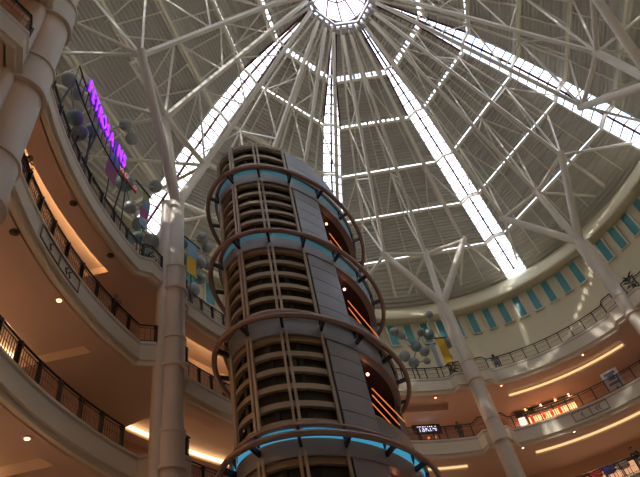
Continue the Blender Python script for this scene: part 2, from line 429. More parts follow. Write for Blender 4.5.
for fi in range(8):
    mid = FM[fi] if fi < 6 else (STRIP[fi] + STRIP[(fi + 1) % 8] + (360 if fi == 7 else 0)) / 2
    cen = E(15, mid, 46.5)
    t = thing('ceiling', 'corrugated metal roof facet, %s' % FACNAME[fi], 'roof', cen); t['kind'] = 'structure'
    for k in range(6):
        a0, a1 = facet_corner(k, fi, 0), facet_corner(k, fi, 1); b0, b1 = facet_corner(k + 1, fi, 0), facet_corner(k + 1, fi, 1)
        L = ((b0 + b1) / 2 - (a0 + a1) / 2).length
        g0 = GAP[k] / L; nrm = (a1 - a0).cross(b0 - a0).normalized()
        if nrm.z < 0: nrm = -nrm
        n = max(6, int(L / .34)) * 2; uend = 1.09 if k == 5 else 1.0
        rows = []
        for j in range(n + 1):
            u = g0 + (uend - g0) * j / n
            P = a0 + (b0 - a0) * u; Q = a1 + (b1 - a1) * u
            h = nrm * (.055 if j % 2 else -.055)
            mx = []
            segs = 8 if k == 5 else 1
            for s in range(segs + 1):
                X = P.lerp(Q, s / segs)
                if k == 5:
                    # the last band follows the round wall
                    f = s / segs; bulge = 4 * f * (1 - f) * u * 2.0
                    X = X + Vector((X.x - CX, X.y - CY, 0)).normalized() * bulge - Vector((0, 0, 0.0)) 
                mx.append(X + h)
            rows.append(mx)
        m = MB(); m.loft(rows, False); m.build('deck_panel', M_deck, t)
        # radial joists under the deck
        m = MB(); c = [0, 2, 3, 4, 5, 6, 6][k + 1] if k else 2
        for s in range(1, c + 1):
            u = s / (c + 1); p1 = a0.lerp(a1, u).lerp(b0.lerp(b1, u), g0); p2 = b0.lerp(b1, u)
            m.beam(p1 - nrm * .16, p2 - nrm * .16, .09, .16, nrm)
        m.build('joist', M_steel, t)
        if 0 < k:
            m = MB(); dn = nrm * -.28
            inn = ((a0 + a1) / 2 - (b0 + b1) / 2).normalized()
            m.beam(a0 + dn - inn * (GAP[k] + .12), a1 + dn - inn * (GAP[k] + .12), .24, .26, nrm)
            m.build('purlin', M_purlin, t)
            if GAP[k]:
                m = MB(); nn = 11 if k == 1 else 15
                e0, e1 = a0.lerp(b0, g0), a1.lerp(b1, g0)
                for s in (range(nn + 1) if k < 3 else (0, nn)):
                    u = s / nn; m.beam(a0.lerp(a1, u), e0.lerp(e1, u), .26 if s % 2 else .14, .08, nrm)
                m.build('slot_mullion', M_bar2, t)
                m = MB(); m.add([a0, a1, e1, e0], [(0, 1, 2, 3)]); m.build('slot_glass', M_glass, t)
# glazed strips over the hips
for si, a in enumerate(STRIP):
    t = thing('window_%d' % (100 + si), 'long glazed skylight strip along roof hip', 'skylight', ringpt(3, a)); t['kind'] = 'structure'
    for k in range(6):
        def C(kk, side):   # side -1: facet si-1 ; +1: facet si
            return facet_corner(kk, si, 0) if side > 0 else facet_corner(kk, (si - 1) % 8, 1)
        lift = .12 + .15 * HW[k]; lift2 = .12 + .15 * HW[k + 1]
        m0 = (C(k, -1) + C(k, 1)) / 2 + Vector((0, 0, lift + .1)); m1 = (C(k + 1, -1) + C(k + 1, 1)) / 2 + Vector((0, 0, lift2 + .1))
        for sd in (-1, 1):
            p0, p1 = C(k, sd), C(k + 1, sd)
            if k == 5:
                p1 = p1 + (p1 - p0).normalized() * .9; 
            mm1 = m1 + (m1 - m0).normalized() * (.9 if k == 5 else 0)
            up = Vector((0, 0, .08))
            m = MB(); m.add([p0 + up, p1 + up, mm1, m0], [(0, 1, 2, 3)]); m.build('pane', M_glass, t)
            m = MB(); m.beam(p0, p1, .16, .26); m.build('kerb', M_kerb if k > 1 else M_bar, t)
            m = MB(); n = 5 if k > 0 else 3
            for j in range(0, n + 1):
                u = j / n; m.beam((p0 + up).lerp(p1 + up, u), m0.lerp(mm1, u), .11, .09)
            m.build('glazing_bar', M_bar, t)
        m = MB(); m.beam(m0 - Vector((0, 0, .06)), m1 - Vector((0, 0, .06)), .20, .18); m.build('ridge_bar', M_bar, t)
        if k:
            m = MB(); dz = Vector((0, 0, -.25)); q0, q1 = C(k, -1), C(k, 1)
            m.beam(q0 + dz, m0 + dz, .22, .28); m.beam(q1 + dz, m0 + dz, .22, .28); m.build('cross_beam', M_steel, t)
# oculus: octagonal ring frame and a round glazed lantern
t = thing('window_200', 'round glazed oculus at the top of the roof', 'skylight', E(0, 0, 51.1)); t['kind'] = 'structure'
def octo(s, z): return [E(RR[0] * s, a, z) for a in STRIP]
m = MB()
o1, o2 = octo(1.05, 50.7), octo(.88, 50.7)
for i in range(8):
    j = (i + 1) % 8
    m.beam(o1[i], o1[j], .40, .45); m.beam(o2[i], o2[j], .2, .4)
    for u in (0, .25, .5, .75): m.beam(o1[i].lerp(o1[j], u), o2[i].lerp(o2[j], u), .3 if u == 0 else .22, .3)
m.build('ring_frame', M_bar2, t)
m = MB(); oo = octo(1.05, 51.15); oi = octo(.86, 51.3)
for i in range(8):
    j = (i + 1) % 8; m.add([oo[i], oo[j], oi[j], oi[i]], [(0, 1, 2, 3)])
m.build('pane', M_glass, t)
m = MB(); prof = [(RR[0] * .86, 51.3), (RR[0] * .80, 52.0), (RR[0] * .5, 52.9), (RR[0] * .25, 53.3), (.02, 53.45)]
rows = [[E(r, q, z) for q in range(0, 361, 15)] for r, z in prof]
m.loft(rows, False); m.build('dome_glass', M_glass, t)
m = MB()
m.tube([E(prof[0][0], q, prof[0][1]) for q in range(0, 360, 12)], .18, 8, closed=True)
m.tube([E(prof[2][0], q, prof[2][1]) for q in range(0, 360, 15)], .08, 6, closed=True)
for q in range(0, 360, 30):
    m.tube([E(r, q, z) for r, z in prof], .085, 6)
m.build('dome_bar', M_bar, t)

# ------------------------------------------------------------------ radial roof girders and ties
POS = {-1: 'clockwise-side', 0: 'middle', 1: 'anticlockwise-side'}
ROOFZ = lambda R: [RZ[k] + (RZ[k + 1] - RZ[k]) * (R - RR[k]) / (RR[k + 1] - RR[k]) for k in range(6) if RR[k] <= R <= RR[k + 1]][0]
for i in range(6):
    Js = []
    for s in (-1, 0, 1):
        a = FM[i] + s * JD; J = E(JR + (0.3 if s == 0 else 0), a, JZ); Js.append(J)
        cf = cos(radians(22)) / cos(radians(s * JD))
        side = {-1: 'right-hand', 0: 'middle', 1: 'left-hand'}[s]
        t = thing('roof_girder', 'white girder from oculus to %s branch of %s' % (side, COLNAME[i]), 'roof girder', J, 'white tubular girders radiating from the oculus')
        top0 = E(3.3, a, 50.2); bot0 = E(3.4, a, 49.3)
        m = MB(); m.beam(bot0, J, .26, .30); m.build('lower_chord', M_steel, t)
        re = 22.0 * min(1.0, cf); up = [E(R * cf, a, ROOFZ(R) - .75) for R in (8.1, 12.8, 17.4, 21.4)]
        m = MB(); pts = [top0] + up
        for p, q in zip(pts[:-1], pts[1:]): m.beam(p, q, .17, .2)
        m.build('upper_chord', M_steel, t)
        for (w0, w1, wr) in ((J, up[3], .09), (J, up[2], .09), (bot0.lerp(J, .66), up[2], .07), (bot0.lerp(J, .66), up[1], .07), (bot0.lerp(J, .33), up[1], .06), (bot0.lerp(J, .33), up[0], .06)):
            m = MB(); m.tube([w0, w1], wr, 8); m.build('web_strut', M_steel, t)
        for ds in (-5.5, 5.5):
            m = MB(); m.tube([J, E(26.6, a + ds, 37.6)], .13, 8); m.build('eave_strut', M_steel, t)
        for ds in (-6, 6):
            m = MB(); m.tube([up[2], E(21.4 * cf, a + ds, 42.6)], .07, 8); m.build('purlin_strut', M_steel, t)
        if s == 0:
            for ds in (-11, 11):
                m = MB(); m.tube([up[0], E(12.8 * .93, a + ds, 47.9)], .08, 8); m.build('purlin_strut', M_steel, t)
    for k, nm in ((0, 'right-hand'), (1, 'left-hand')):
        m = MB(); m.tube([Js[k], Js[k + 1]], .19, 12)
        m.build('tie_tube', M_steel, TREES[i])

# ------------------------------------------------------------------ lift tower
TX, TY, TE_, TH = -1.63, 22.142, 0.255, radians(-22.4)
TA, TB = 4.65 * math.exp(-TE_), 4.65 * math.exp(TE_)
def T(g, a, z):
    a = radians(a); X = (TA - g) * cos(a); Y = (TB - g) * sin(a)
    return Vector((TX + cos(TH) * X - sin(TH) * Y, TY + sin(TH) * X + cos(TH) * Y, z))
def tout(a): return (T(0, a, 0) - T(1, a, 0)).normalized()
def tal(a): return (T(0, a + .5, 0) - T(0, a - .5, 0)).normalized()
def arc(a0, a1, st=4.0):
    n = max(1, int(abs(a1 - a0) / st)); return [a0 + (a1 - a0) * i / n for i in range(n + 1)]
def shell(m, g0, g1, z0, z1, a0, a1, smooth=False, gz=0):
    m.loft([[T(g0, a, z0), T(g1, a, z0), T(g1 + gz, a, z1), T(g0 + gz, a, z1)] for a in arc(a0, a1)], True, smooth)
tower = thing('lift_tower', 'tall oval bronze-louvred lift tower with ring tubes in the middle of the atrium', 'lift tower', (TX, TY, -1.6))
RZS = [23.4, 18.5, 13.6, 8.7, 3.8]
MUL = [-64, -89, -113, -137]
m = MB(); m.loft([[T(2.35, a, -1.6), T(2.35, a, 26.0)] for a in arc(0, 360)], False, True); m.build('core', M_core, tower)
m = MB(); m.loft([[T(.95, a, -1.6), T(.95, a, 26.0)] for a in arc(-225, -18)], False, True); m.build('glass_skin', M_tglass, tower)
# dark guide rails and counterweights seen between the louvres
for a in (-56, -76, -101, -124):
    m = MB(); m.beam(T(.86, a, -1.6), T(.86, a, 25.8), .16, .1, tout(a)); m.build('guide_rail', M_joint, tower)
# cap
m = MB(); m.loft([[T(.62, a, 26.0), T(.62, a, 26.22), T(1.1, a, 26.5), T(3.4, a, 26.6)] for a in arc(0, 360)], False, False); m.build('roof_cap', M_louv, tower)
tiers = [(26.15, 23.75, 0)] + [(RZS[i] - .62, RZS[i + 1] + .30, i + 1) for i in range(4)] + [(3.2, -1.4, 5)]
for (zt, zb, ti) in tiers:
    # louvre bands
    n = 3 if ti == 0 else 6
    pitch = (zt - zb) / (n - .35 if ti else n)
    for j in range(n):
        zc = zt - .17 - j * pitch
        if zc - .2 < zb - .1: continue
        m = MB(); m.loft([[T(.66, a, zc - .12), T(.84, a, zc - .13), T(.88, a, zc + .12), T(.70, a, zc + .12)] for a in arc(-222, -41.5)])
        m.build('louvre_band', M_louv, tower)
    for a in MUL:
        for d in (-1.55, 1.55):
            m = MB(); m.beam(T(.60, a + d, zb - .3), T(.60, a + d, zt + .15), .10, .09, tout(a)); m.build('mullion', M_mull, tower)
    for a in (-41.2,):
        m = MB(); m.beam(T(.58, a, zb - .3), T(.58, a, zt + .15), .11, .1, tout(a)); m.build('mullion', M_mull, tower)
        m = MB(); m.beam(T(.72, a + 1.8, zb - .3), T(.72, a + 1.8, zt + .15), .16, .1, tout(a)); m.build('shadow_joint', M_joint, tower)
    # metal cladding with joints
    a1 = 46 if ti == 0 else -18
    n = 2 if ti == 0 else 5
    for j in range(n):
        h = (zt - zb) / n; z1 = zt - j * h; z0 = z1 - h
        m = MB(); shell(m, .60, .78, z0 + .025, z1 - .0, -38.6, a1, True); m.build('metal_panel', M_panel, tower)
    m = MB(); shell(m, .66, .80, zb, zt, -39, a1); m.build('panel_backing', M_joint, tower)
    if ti:
        # open landing facing right: rear wall, jambs, glass rail, lights
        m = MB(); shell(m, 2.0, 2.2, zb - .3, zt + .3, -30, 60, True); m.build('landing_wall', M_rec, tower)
        m = MB()
        m.box((T(.7, -18, (zt + zb) / 2) + T(2.0, -18, (zt + zb) / 2)) / 2, (T(2.0, -18, 0) - T(.7, -18, 0)) / 2, tal(-18) * .05, (0, 0, (zt - zb) / 2)); m.build('jamb', M_rec, tower)
        m = MB(); shell(m, .62, .9, zb - .3, zt + .2, 47, 60, True); m.build('edge_panel', M_panel, tower)
        m = MB(); m.tube([T(.7, a, zb + 1.05) for a in arc(-18, 47)], .04, 8); m.build('landing_rail', M_mull, tower)
        m = MB(); shell(m, .68, .71, zb + .1, zb + 1.0, -18, 47); m.build('landing_glass', M_cglass_g, tower)
        for k, (g, a0_, a1_) in enumerate(((.85, -2, 44), (1.1, 4, 48), (1.4, 10, 50))):
            m = MB(); m.tube([T(g + .3, a0_, zt - 1.0), T(g - .2, a1_, zt - 1.0)], .022, 6); m.build('strip_light', M_orange, tower)
        m = MB(); m.sphere(T(1.1, -4, zt - .4), .07, 10, 6); m.build('spot_lamp', M_down, tower)
    # other side of the tower
    m = MB(); shell(m, .62, .8, zb - .3, zt + .2, 60, 137, True); m.build('rear_panel', M_panel, tower)
for i, z in enumerate(RZS):
    m = MB(); m.tube([T(0.0, a, z - .18) for a in arc(0, 356, 4)], .115, 10, closed=True); m.build('ring_tube', M_ring, tower)
    m = MB(); m.tube([T(.48, a, z + .35) for a in arc(0, 356, 4)], .10, 10, closed=True); m.build('ring_tube', M_ring, tower)
    m = MB(); shell(m, .56, .90, z - .68, z - .08, -222, 360 - 222, True); m.build('fascia_band', M_band, tower)
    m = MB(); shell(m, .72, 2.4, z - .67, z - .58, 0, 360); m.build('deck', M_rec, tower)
    m = MB(); shell(m, .54, .80, z + .42, z + .50, 0, 360, True); m.build('ledge', M_band, tower)
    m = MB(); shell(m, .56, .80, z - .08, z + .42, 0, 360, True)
    m.build('ring_glass', [M_cglass_t, M_cglass_t, M_cglass_g, M_cglass_b, M_cglass_b][i], tower)
    for a in [-64, -41, -18, 5, 28, 52, 76, 100, 124, 148, 172, 196, 220, 244, 271]:
        m = MB(); m.beam(T(.62, a, z - .30), T(.05, a, z - .16), .10, .18); m.beam(T(.62, a, z - .05), T(.46, a, z + .33), .10, .14); m.build('bracket', M_brk, tower)

# ------------------------------------------------------------------ downlights
dl = 0
def downlight(R, a, z, lit, lab):
    t = thing('downlight', lab, 'downlight', E(R, a, z), 'recessed ceiling downlights')
    c = E(R, a, z)
    m = MB(); m.lathe(c, [(.17, -.035), (.17, .01)], 16); rim_ = m.build('rim', M_downoff if not lit else M_soffit, t)
    m = MB(); m.sphere(c - Vector((0, 0, .03)), (.10 if z < 16 and a < -100 else .075) if lit else .12, 12, 6, .5); m.build('lens', M_down if lit else M_downoff, rim_)
    if lit:
        ld = bpy.data.lights.new('downlight_lamp', 'SPOT'); ld.energy = 110; ld.color = (1.0, .62, .36); ld.spot_size = radians(140); ld.spot_blend = .8; ld.shadow_soft_size = .1
        lo = bpy.data.objects.new('lamp', ld); COL.objects.link(lo); lo.parent = t; lo.location = (0, 0, -.12)
zA, zB, zC = 20.5, 15.65, 10.7
for (R, a, z, lit, lab) in [
    (18.9, -146.3, zA, False, 'dark unlit downlight under the top gallery at left, nearer the big near column'),
    (18.9, -156, zA, False, 'dark unlit downlight under the top gallery at left, nearer the tall left column'),
    (19.15, -138.6, zB, False, 'dark unlit downlight under the middle gallery at far left'),
    (19.2, -149.1, zB, True, 'glowing orange downlight under the middle gallery at left'),
    (20.3, -153.1, zC, True, 'glowing orange downlight low at left under the lowest visible gallery'),
    (20.3, -147.6, zC, False, 'dark downlight beside the glowing one under the lowest visible gallery'),
    (18.7, 108.4, zA, True, 'small lit downlight under the top gallery just right of the slanting column'),
    (18.8, 85.5, zA, True, 'small lit downlight under the top gallery above the cove strip, further right'),
    (18.9, 126.0, zA, True, 'small lit downlight under top gallery at the right flank of the lift tower'),
    (18.9, 97.0, zB, True, 'small lit downlight under the middle gallery below the lit kiosk'),
    (18.9, 77.5, zB, True, 'small lit downlight under the middle gallery near the right edge'),
    (19.0, 110.0, zB, True, 'small lit downlight under the middle gallery right of the slanting column foot'),
    (23.3, 104.5, zA, True, 'tiny ceiling spot above the kiosk, leftmost'),
    (23.3, 100.8, zA, True, 'tiny ceiling spot above the kiosk, second from left'),
    (23.3, 97.3, zA, True, 'tiny ceiling spot above the kiosk, third from left'),
    (23.3, 94.0, zA, True, 'tiny ceiling spot above the kiosk, rightmost')]:
    downlight(R, a, z, lit, lab)

# ------------------------------------------------------------------ kiosk on the middle gallery (right)
KR = 23.4
t = thing('kiosk_shop', 'brightly lit orange shop front with dark sign band behind the middle balustrade at right', 'shop', E(KR, 100, 16.85))
m = MB(); m.loft([[E(KR, a, 19.05), E(KR + .3, a, 19.05), E(KR + .3, a, 19.75), E(KR, a, 19.75)] for a in arc(93.5, 104.7, 1)]); m.build('lit_band', mat('kiosk_window', (1, .5, .3), .5, emis=(1.0, .42, .17), es=1.7, noise=.2), t)
m = MB(); m.loft([[E(KR - .02, a, 19.05), E(KR + .3, a, 19.05), E(KR + .3, a, 19.95), E(KR - .02, a, 19.95)] for a in arc(105.4, 106.9, 1)]); m.build('side_window', mat('kiosk_side', (1, .6, .6), .5, emis=(1.0, .50, .38), es=1.6), t)
m = MB(); m.loft([[E(KR - .1, a, 19.9), E(KR + .4, a, 19.9), E(KR + .4, a, 20.42), E(KR - .1, a, 20.42)] for a in arc(93.6, 107.2, 1)]); m.build('sign_band', mat('kiosk_band', (.10, .06, .04), .5), t)
m = MB(); m.loft([[E(KR + .05, a, 16.85), E(KR + .35, a, 16.85), E(KR + .35, a, 19.0), E(KR + .05, a, 19.0)] for a in arc(93, 107.2, 1)]); m.build('counter_wall', M_wallw, t)
for a in (94.3, 96.8, 99.3, 101.6):
    m = MB(); m.box(E(KR - .12, a, 20.17), along(a) * .75, outward(a) * .02, (0, 0, .13)); m.build('sign_panel', mat('kiosk_sign_brown', (.30, .19, .11), .5, emis=(.4, .25, .12), es=.15), t)
m = MB(); m.box(E(KR - .12, 103.9, 20.17), along(103.9) * .6, outward(103.9) * .02, (0, 0, .14)); m.build('sign_panel', mat('kiosk_sign_green', (.07, .13, .05), .5), t)
m = MB()
for i in range(23):
    a = 93.5 + i * .51; m.beam(E(KR - .02, a, 19.05), E(KR - .02, a, 19.75), .045, .05, along(a))
m.build('window_bar', mat('kiosk_bar', (.30, .08, .03), .5), t)
for i, a in enumerate((104.0, 101.2, 99.3, 97.4)):
    m = MB(); c = E(KR - .30, a, 19.42); m.lathe(c, [(.05, -.30), (.13, -.12), (.12, .08), (.05, .13), (.09, .2), (.02, .29)], 10)
    tag(m.build('red_figure', mat('red_cloth_%d' % i, (.75, .03, .01), .6, emis=(.9, .04, .01), es=.5)), 'small red display figure in the lit kiosk window, %s from the left' % ('first', 'second', 'third', 'fourth')[i], 'figure', 'red display figures in the kiosk window')

# ------------------------------------------------------------------ lettering
def text_obj(s, size, m, parent, origin, xdir, zdir, extrude=.03, name='lettering', sx=1.0):
    cu = bpy.data.curves.new(name, 'FONT'); cu.body = s; cu.size = size; cu.extrude = extrude; cu.align_x = 'CENTER'; cu.align_y = 'CENTER'
    tmp = bpy.data.objects.new(name, cu); COL.objects.link(tmp)
    dg = bpy.context.evaluated_depsgraph_get(); me = bpy.data.meshes.new_from_object(tmp.evaluated_get(dg))
    bpy.data.objects.remove(tmp)
    me.name = name; me.materials.clear(); me.materials.append(m)
    x = Vector(xdir).normalized(); y = Vector(zdir).normalized(); n = x.cross(y)
    x = x * sx
    mt = Matrix(((x.x, y.x, n.x, origin[0]), (x.y, y.y, n.y, origin[1]), (x.z, y.z, n.z, origin[2]), (0, 0, 0, 1)))
    me.transform(mt); off = OFF[parent.name] if parent else Vector(origin)
    me.transform(Matrix.Translation(-off))
    o = bpy.data.objects.new(name, me); COL.objects.link(o)
    if parent: o.parent = parent
    else: o.location = off
    OFF[o.name] = off
    return o

# purple neon sign on its truss, left above the top gallery
t = thing('neon_sign', 'purple neon PETROSAINS sign on a dark truss above the top left balustrade', 'sign', E(17.9, 216, 26.2))
word = 'PETROSAINS'; n = len(word); SR = 18.0
angs = [221.6 - i * (221.6 - 208.2) / (n - 1) for i in range(n)]
for i, ch in enumerate(word):
    a = angs[i]; z = 26.3
    lit = not (i == 7)
    lo_ = text_obj(ch, 1.75, M_neonedge, t, E(SR, a, z), -along(a), (0, 0, 1), .05, 'letter', .54)
    if lit:
        me = text_obj(ch, 1.55, M_neon, lo_, E(SR - .08, a, z), -along(a), (0, 0, 1), .03, 'neon_letter', .45)
m = MB()
for zz, RRR in ((26.95, 18.3), (25.6, 18.3)):
    m.tube([E(RRR, a, zz) for a in arc(206, 224, 1.5)], .04, 6)
for i in range(13):
    a = 206 + i * 1.5; m.tube([E(18.3, a, 25.6), E(18.3, a, 26.95)], .025, 5)
m.build('truss_frame', M_black, t)
m = MB()
for a in (224, 215, 206):
    m = MB(); m.tube([E(18.75, a, 21.8), E(18.3, a, 25.6)], .05, 6); m.build('support_leg', M_black, t)
# red sign
t = thing('red_sign', 'small red lettered sign below the end of the purple neon sign', 'sign', E(18.9, 202.3, 27.2))
m = MB(); m.box(E(18.9, 202.5, 27.45), along(202.5) * .95, outward(202.5) * .03, (0, 0, .33)); m.build('board', mat('sign_red', (.42, .03, .03), .5), t)
text_obj('WORLD', .5, mat('sign_letter', (.75, .55, .5), .5, emis=(.8, .3, .3), es=.3), t, E(18.85, 202.5, 27.45), -along(202.5), (0, 0, 1), .02)
m = MB(); m.tube([E(18.95, 202.5, 21.8), E(18.95, 202.5, 27.3)], .04, 6); m.build('pole', M_black, t)
# screen with white lettering in the far bay
t = thing('sign_screen', 'dark illuminated board with white letters beyond the tower at the middle gallery', 'sign', E(22.6, 128, 16.85))
m = MB(); m.box(E(22.6, 128, 19.85), along(128) * 1.25, outward(128) * .08, (0, 0, .42)); m.build('board', mat('screen_dark', (.02, .02, .04), .3), t)
text_obj('TSKIN', .62, mat('screen_white', (.8, .8, 1), .5, emis=(.75, .75, 1.0), es=.9), t, E(22.5, 128, 19.85), -along(128), (0, 0, 1), .02)
m = MB()
for d in (-2.2, 2.2): m.tube([E(22.65, 128 + d, 16.85), E(22.65, 128 + d, 19.5)], .07, 8)
m.build('stand', M_black, t)
for i, a in enumerate((126.9, 128.4)):
    m = MB(); m.sphere(E(22.3, a, 19.0), .11, 10, 6); tag(m.build('lamp_globe', M_orange), 'small red-orange lamp under the lettered board, %s one' % ('right', 'left')[i], 'lamp', 'lamps under the lettered board')

# bronze outline plaques on the fascias
def plaque(lv, a0, a1, lab):
    z = LEVELS[lv][0]; Rf = LEVELS[lv][1] - .05; mid = (a0 + a1) / 2
    t = thing('fascia_plaque', lab, 'plaque', E(Rf, mid, z - .8)); m = MB()
    for zz in (z - .12, z - .76): m.tube([E(Rf, a, zz) for a in arc(a0, a1, 1)], .03, 6)
    for a in (a0, mid, a1): m.tube([E(Rf, a, z - .76), E(Rf, a, z - .12)], .03, 6)
    m.build('outline', mat('bronze_line', (.22, .11, .08), .5, .3), t)
    m = MB()
    for a, w in ((a0 + (a1 - a0) * .22, .18), (a0 + (a1 - a0) * .30, .12), (a0 + (a1 - a0) * .72, .15)):
        m.tube([E(Rf, a, z - .62), E(Rf, a + .4, z - .40), E(Rf, a - .1, z - .26)], .035, 5)
    m.build('emblem', mat('emblem_dark', (.14, .10, .09), .5), t)
plaque('middle', -149.5, -140.2, 'thin bronze outlined plaque with faint emblems on the left middle fascia')
plaque('middle', 86.5, 95.5, 'thin outlined plaque on the right middle fascia below the kiosk')
# white poster hung behind the middle balustrade
t = thing('poster_board', 'white poster with blue print hanging on the right middle balustrade', 'poster', E(18.95, 82.5, 16.97))
m = MB(); m.box(E(18.98, 82.5, 17.95), along(82.5) * .62, outward(82.5) * .03, (0, 0, .66)); m.build('board', mat('poster_white', (.62, .62, .64), .5), t)
m = MB()
for dz, w in ((.42, .4), (.1, .25), (-.35, .42)): m.box(E(18.93, 82.5, 17.95 + dz), along(82.5) * w, outward(82.5) * .01, (0, 0, .09 if dz != .1 else .2))
m.build('print', mat('poster_blue', (.10, .13, .25), .5), t)
m = MB(); m.beam(E(19.0, 82.5, 16.9), E(19.0, 82.5, 17.4), .1, .1); m.build('stand', M_black, t)

# ------------------------------------------------------------------ ball sculptures
def sculpture(lab, balls, rods, foot, hang):
    """balls (R, az, z, r, teal) ; rods pairs"""
    P = [E(b[0], b[1], b[2]) for b in balls]
    t = thing('ball_sculpture', lab, 'sculpture', E(foot[0], foot[1], 21.7), 'molecule-like silver ball sculptures')
    for b, p in zip(balls, P):
        m = MB(); m.sphere(p, b[3], 20, 14); m.build('ball', M_spht if b[4] else M_sph, t)
    for i, j in rods:
        m = MB(); m.tube([P[i], P[j]], .045, 8); m.build('rod', M_steel if False else mat('rod_grey', (.25, .27, .27), .4, .5) if not bpy.data.materials.get('rod_grey') else bpy.data.materials['rod_grey'], t)
    m = MB(); m.tube([E(foot[0], foot[1], 21.7), P[foot[2]]], .06, 8); m.lathe(E(foot[0], foot[1], 21.7), [(.4, 0), (.4, .06), (.1, .12)], 16); m.build('mast', M_black, t)
sculpture('upper left cluster of silver balls beside the start of the purple sign',
    [(19.2, -139.8, 27.66, .42, 0), (19.2, -142.5, 28.0, .36, 0), (19.2, -143.4, 26.1, .42, 1), (19.2, -145.4, 25.8, .42, 0)], [(0, 2), (0, 1), (2, 3)], (19.25, -144, 3), 0)
sculpture('silver balls in front of the roof at the middle of the purple sign',
    [(19.3, -148.4, 27.7, .42, 1), (19.3, -156.6, 33.0, .42, 0), (19.3, -158.7, 32.5, .42, 0)], [(0, 1), (1, 2)], (19.3, -149, 0), 0)
sculpture('silver balls hanging left of the tall column above the banners',
    [(19.3, -158.5, 27.6, .55, 1), (19.3, -166.4, 30.7, .45, 0), (19.3, -160.6, 26.2, .4, 0), (19.3, -163.1, 25.6, .45, 0), (19.3, -166.2, 25.2, .5, 0), (19.3, -162.9, 24.4, .36, 1)], [(0, 1), (0, 2), (2, 3), (3, 5), (3, 4)], (19.3, -162.9, 5), 0)
sculpture('silver ball cluster seen in the gap between the tall column and the lift tower',
    [(20, 179.0, 30.8, .45, 0), (20, 177.7, 30.2, .42, 0), (20, -176.0, 28.7, .42, 1), (20, -176.2, 27.2, .4, 1), (20, 179.9, 28.0, .5, 0), (20, 179.8, 26.5, .42, 1), (20, -178.3, 24.9, .5, 0), (20, 177.6, 28.4, .4, 0)], [(0, 2), (0, 1), (0, 4), (2, 3), (4, 5), (4, 7), (5, 6)], (20.05, -178.4, 6), 0)
sculpture('large silver ball cluster in front of the teal windows right of the tower',
    [(21.5, 128.6, 28.9, .42, 0), (21.5, 127.2, 28.5, .42, 0), (21.5, 128.1, 26.2, .5, 0), (21.5, 124.3, 27.2, .5, 1), (21.5, 126.4, 25.5, .48, 0), (21.5, 122.7, 26.6, .45, 0), (21.5, 123.0, 25.6, .3, 0),
     (21.5, 117.7, 30.6, .36, 0), (21.5, 121.7, 28.7, .4, 0), (21.5, 119.9, 28.4, .52, 1), (21.5, 116.1, 27.2, .55, 0), (21.5, 117.2, 25.7, .36, 0)],
    [(0, 3), (1, 3), (2, 4), (3, 5), (3, 4), (4, 6), (3, 8), (8, 9), (7, 9), (9, 10), (10, 11)], (21.5, 126, 4), 0)

# ------------------------------------------------------------------ banners
def banner(lab, R, a, ztop, zbot, w, cols, pole=True, lean=0.0):
    t = thing('banner', lab, 'banner', E(R, a, 21.7), 'hanging banners above the top gallery')
    x = along(a); n = outward(a); k = len(cols); zz = [ztop + (zbot - ztop) * i / k for i in range(k + 1)]
    for i, c in enumerate(cols):
        m = MB(); rows = []
        for j in range(7):
            z = zz[i] + (zz[i + 1] - zz[i]) * j / 6; bow = .06 * sin((z - zbot) * 2.2)
            cc = E(R, a, z) + n * bow + x * lean * (ztop - z)
            rows.append([cc - x * w / 2 - n * .01, cc + x * w / 2 - n * .01, cc + x * w / 2 + n * .01, cc - x * w / 2 + n * .01])
        m.loft(rows); m.build('cloth', c, t)
    m = MB(); m.tube([E(R, a, ztop + .03) - x * (w * .9), E(R, a, ztop + .03) + x * (w * 1.5)], .05, 6); m.tube([E(R + .12, a, 21.7), E(R + .12, a, ztop + .05)], .04, 6); m.build('pole', M_black, t)
B_blue = cloth('banner_blue', (.16, .25, .50)); B_pink = cloth('banner_pink', (.42, .13, .24)); B_green = cloth('banner_olive', (.35, .36, .10)); B_lb = cloth('banner_light_blue', (.22, .33, .55)); B_mag = cloth('banner_magenta', (.45, .12, .30))
B_yel = cloth('banner_yellow', (.72, .42, .03)); B_sky = cloth('banner_sky', (.20, .38, .55)); B_grey = cloth('banner_grey', (.40, .40, .45))
banner('blue and pink banner hanging under the middle of the purple sign', 18.8, -153.0, 28.3, 25.2, 1.0, [B_blue, B_pink])
banner('olive, light blue and magenta banner left of the tall column', 18.85, -162.6, 28.2, 25.0, .75, [B_green, B_lb, B_mag, B_lb])
banner('sky blue and yellow banner between the tall column and the lift tower', 19.3, -176.5, 28.5, 25.4, .9, [B_sky, B_yel])
banner('plain yellow banner right of the lift tower beside the slanting column', 20.5, 118.0, 27.1, 24.1, .7, [B_yel, B_yel])
banner('narrow grey banner left of the yellow one', 20.6, 120.6, 26.6, 24.3, .4, [B_grey])

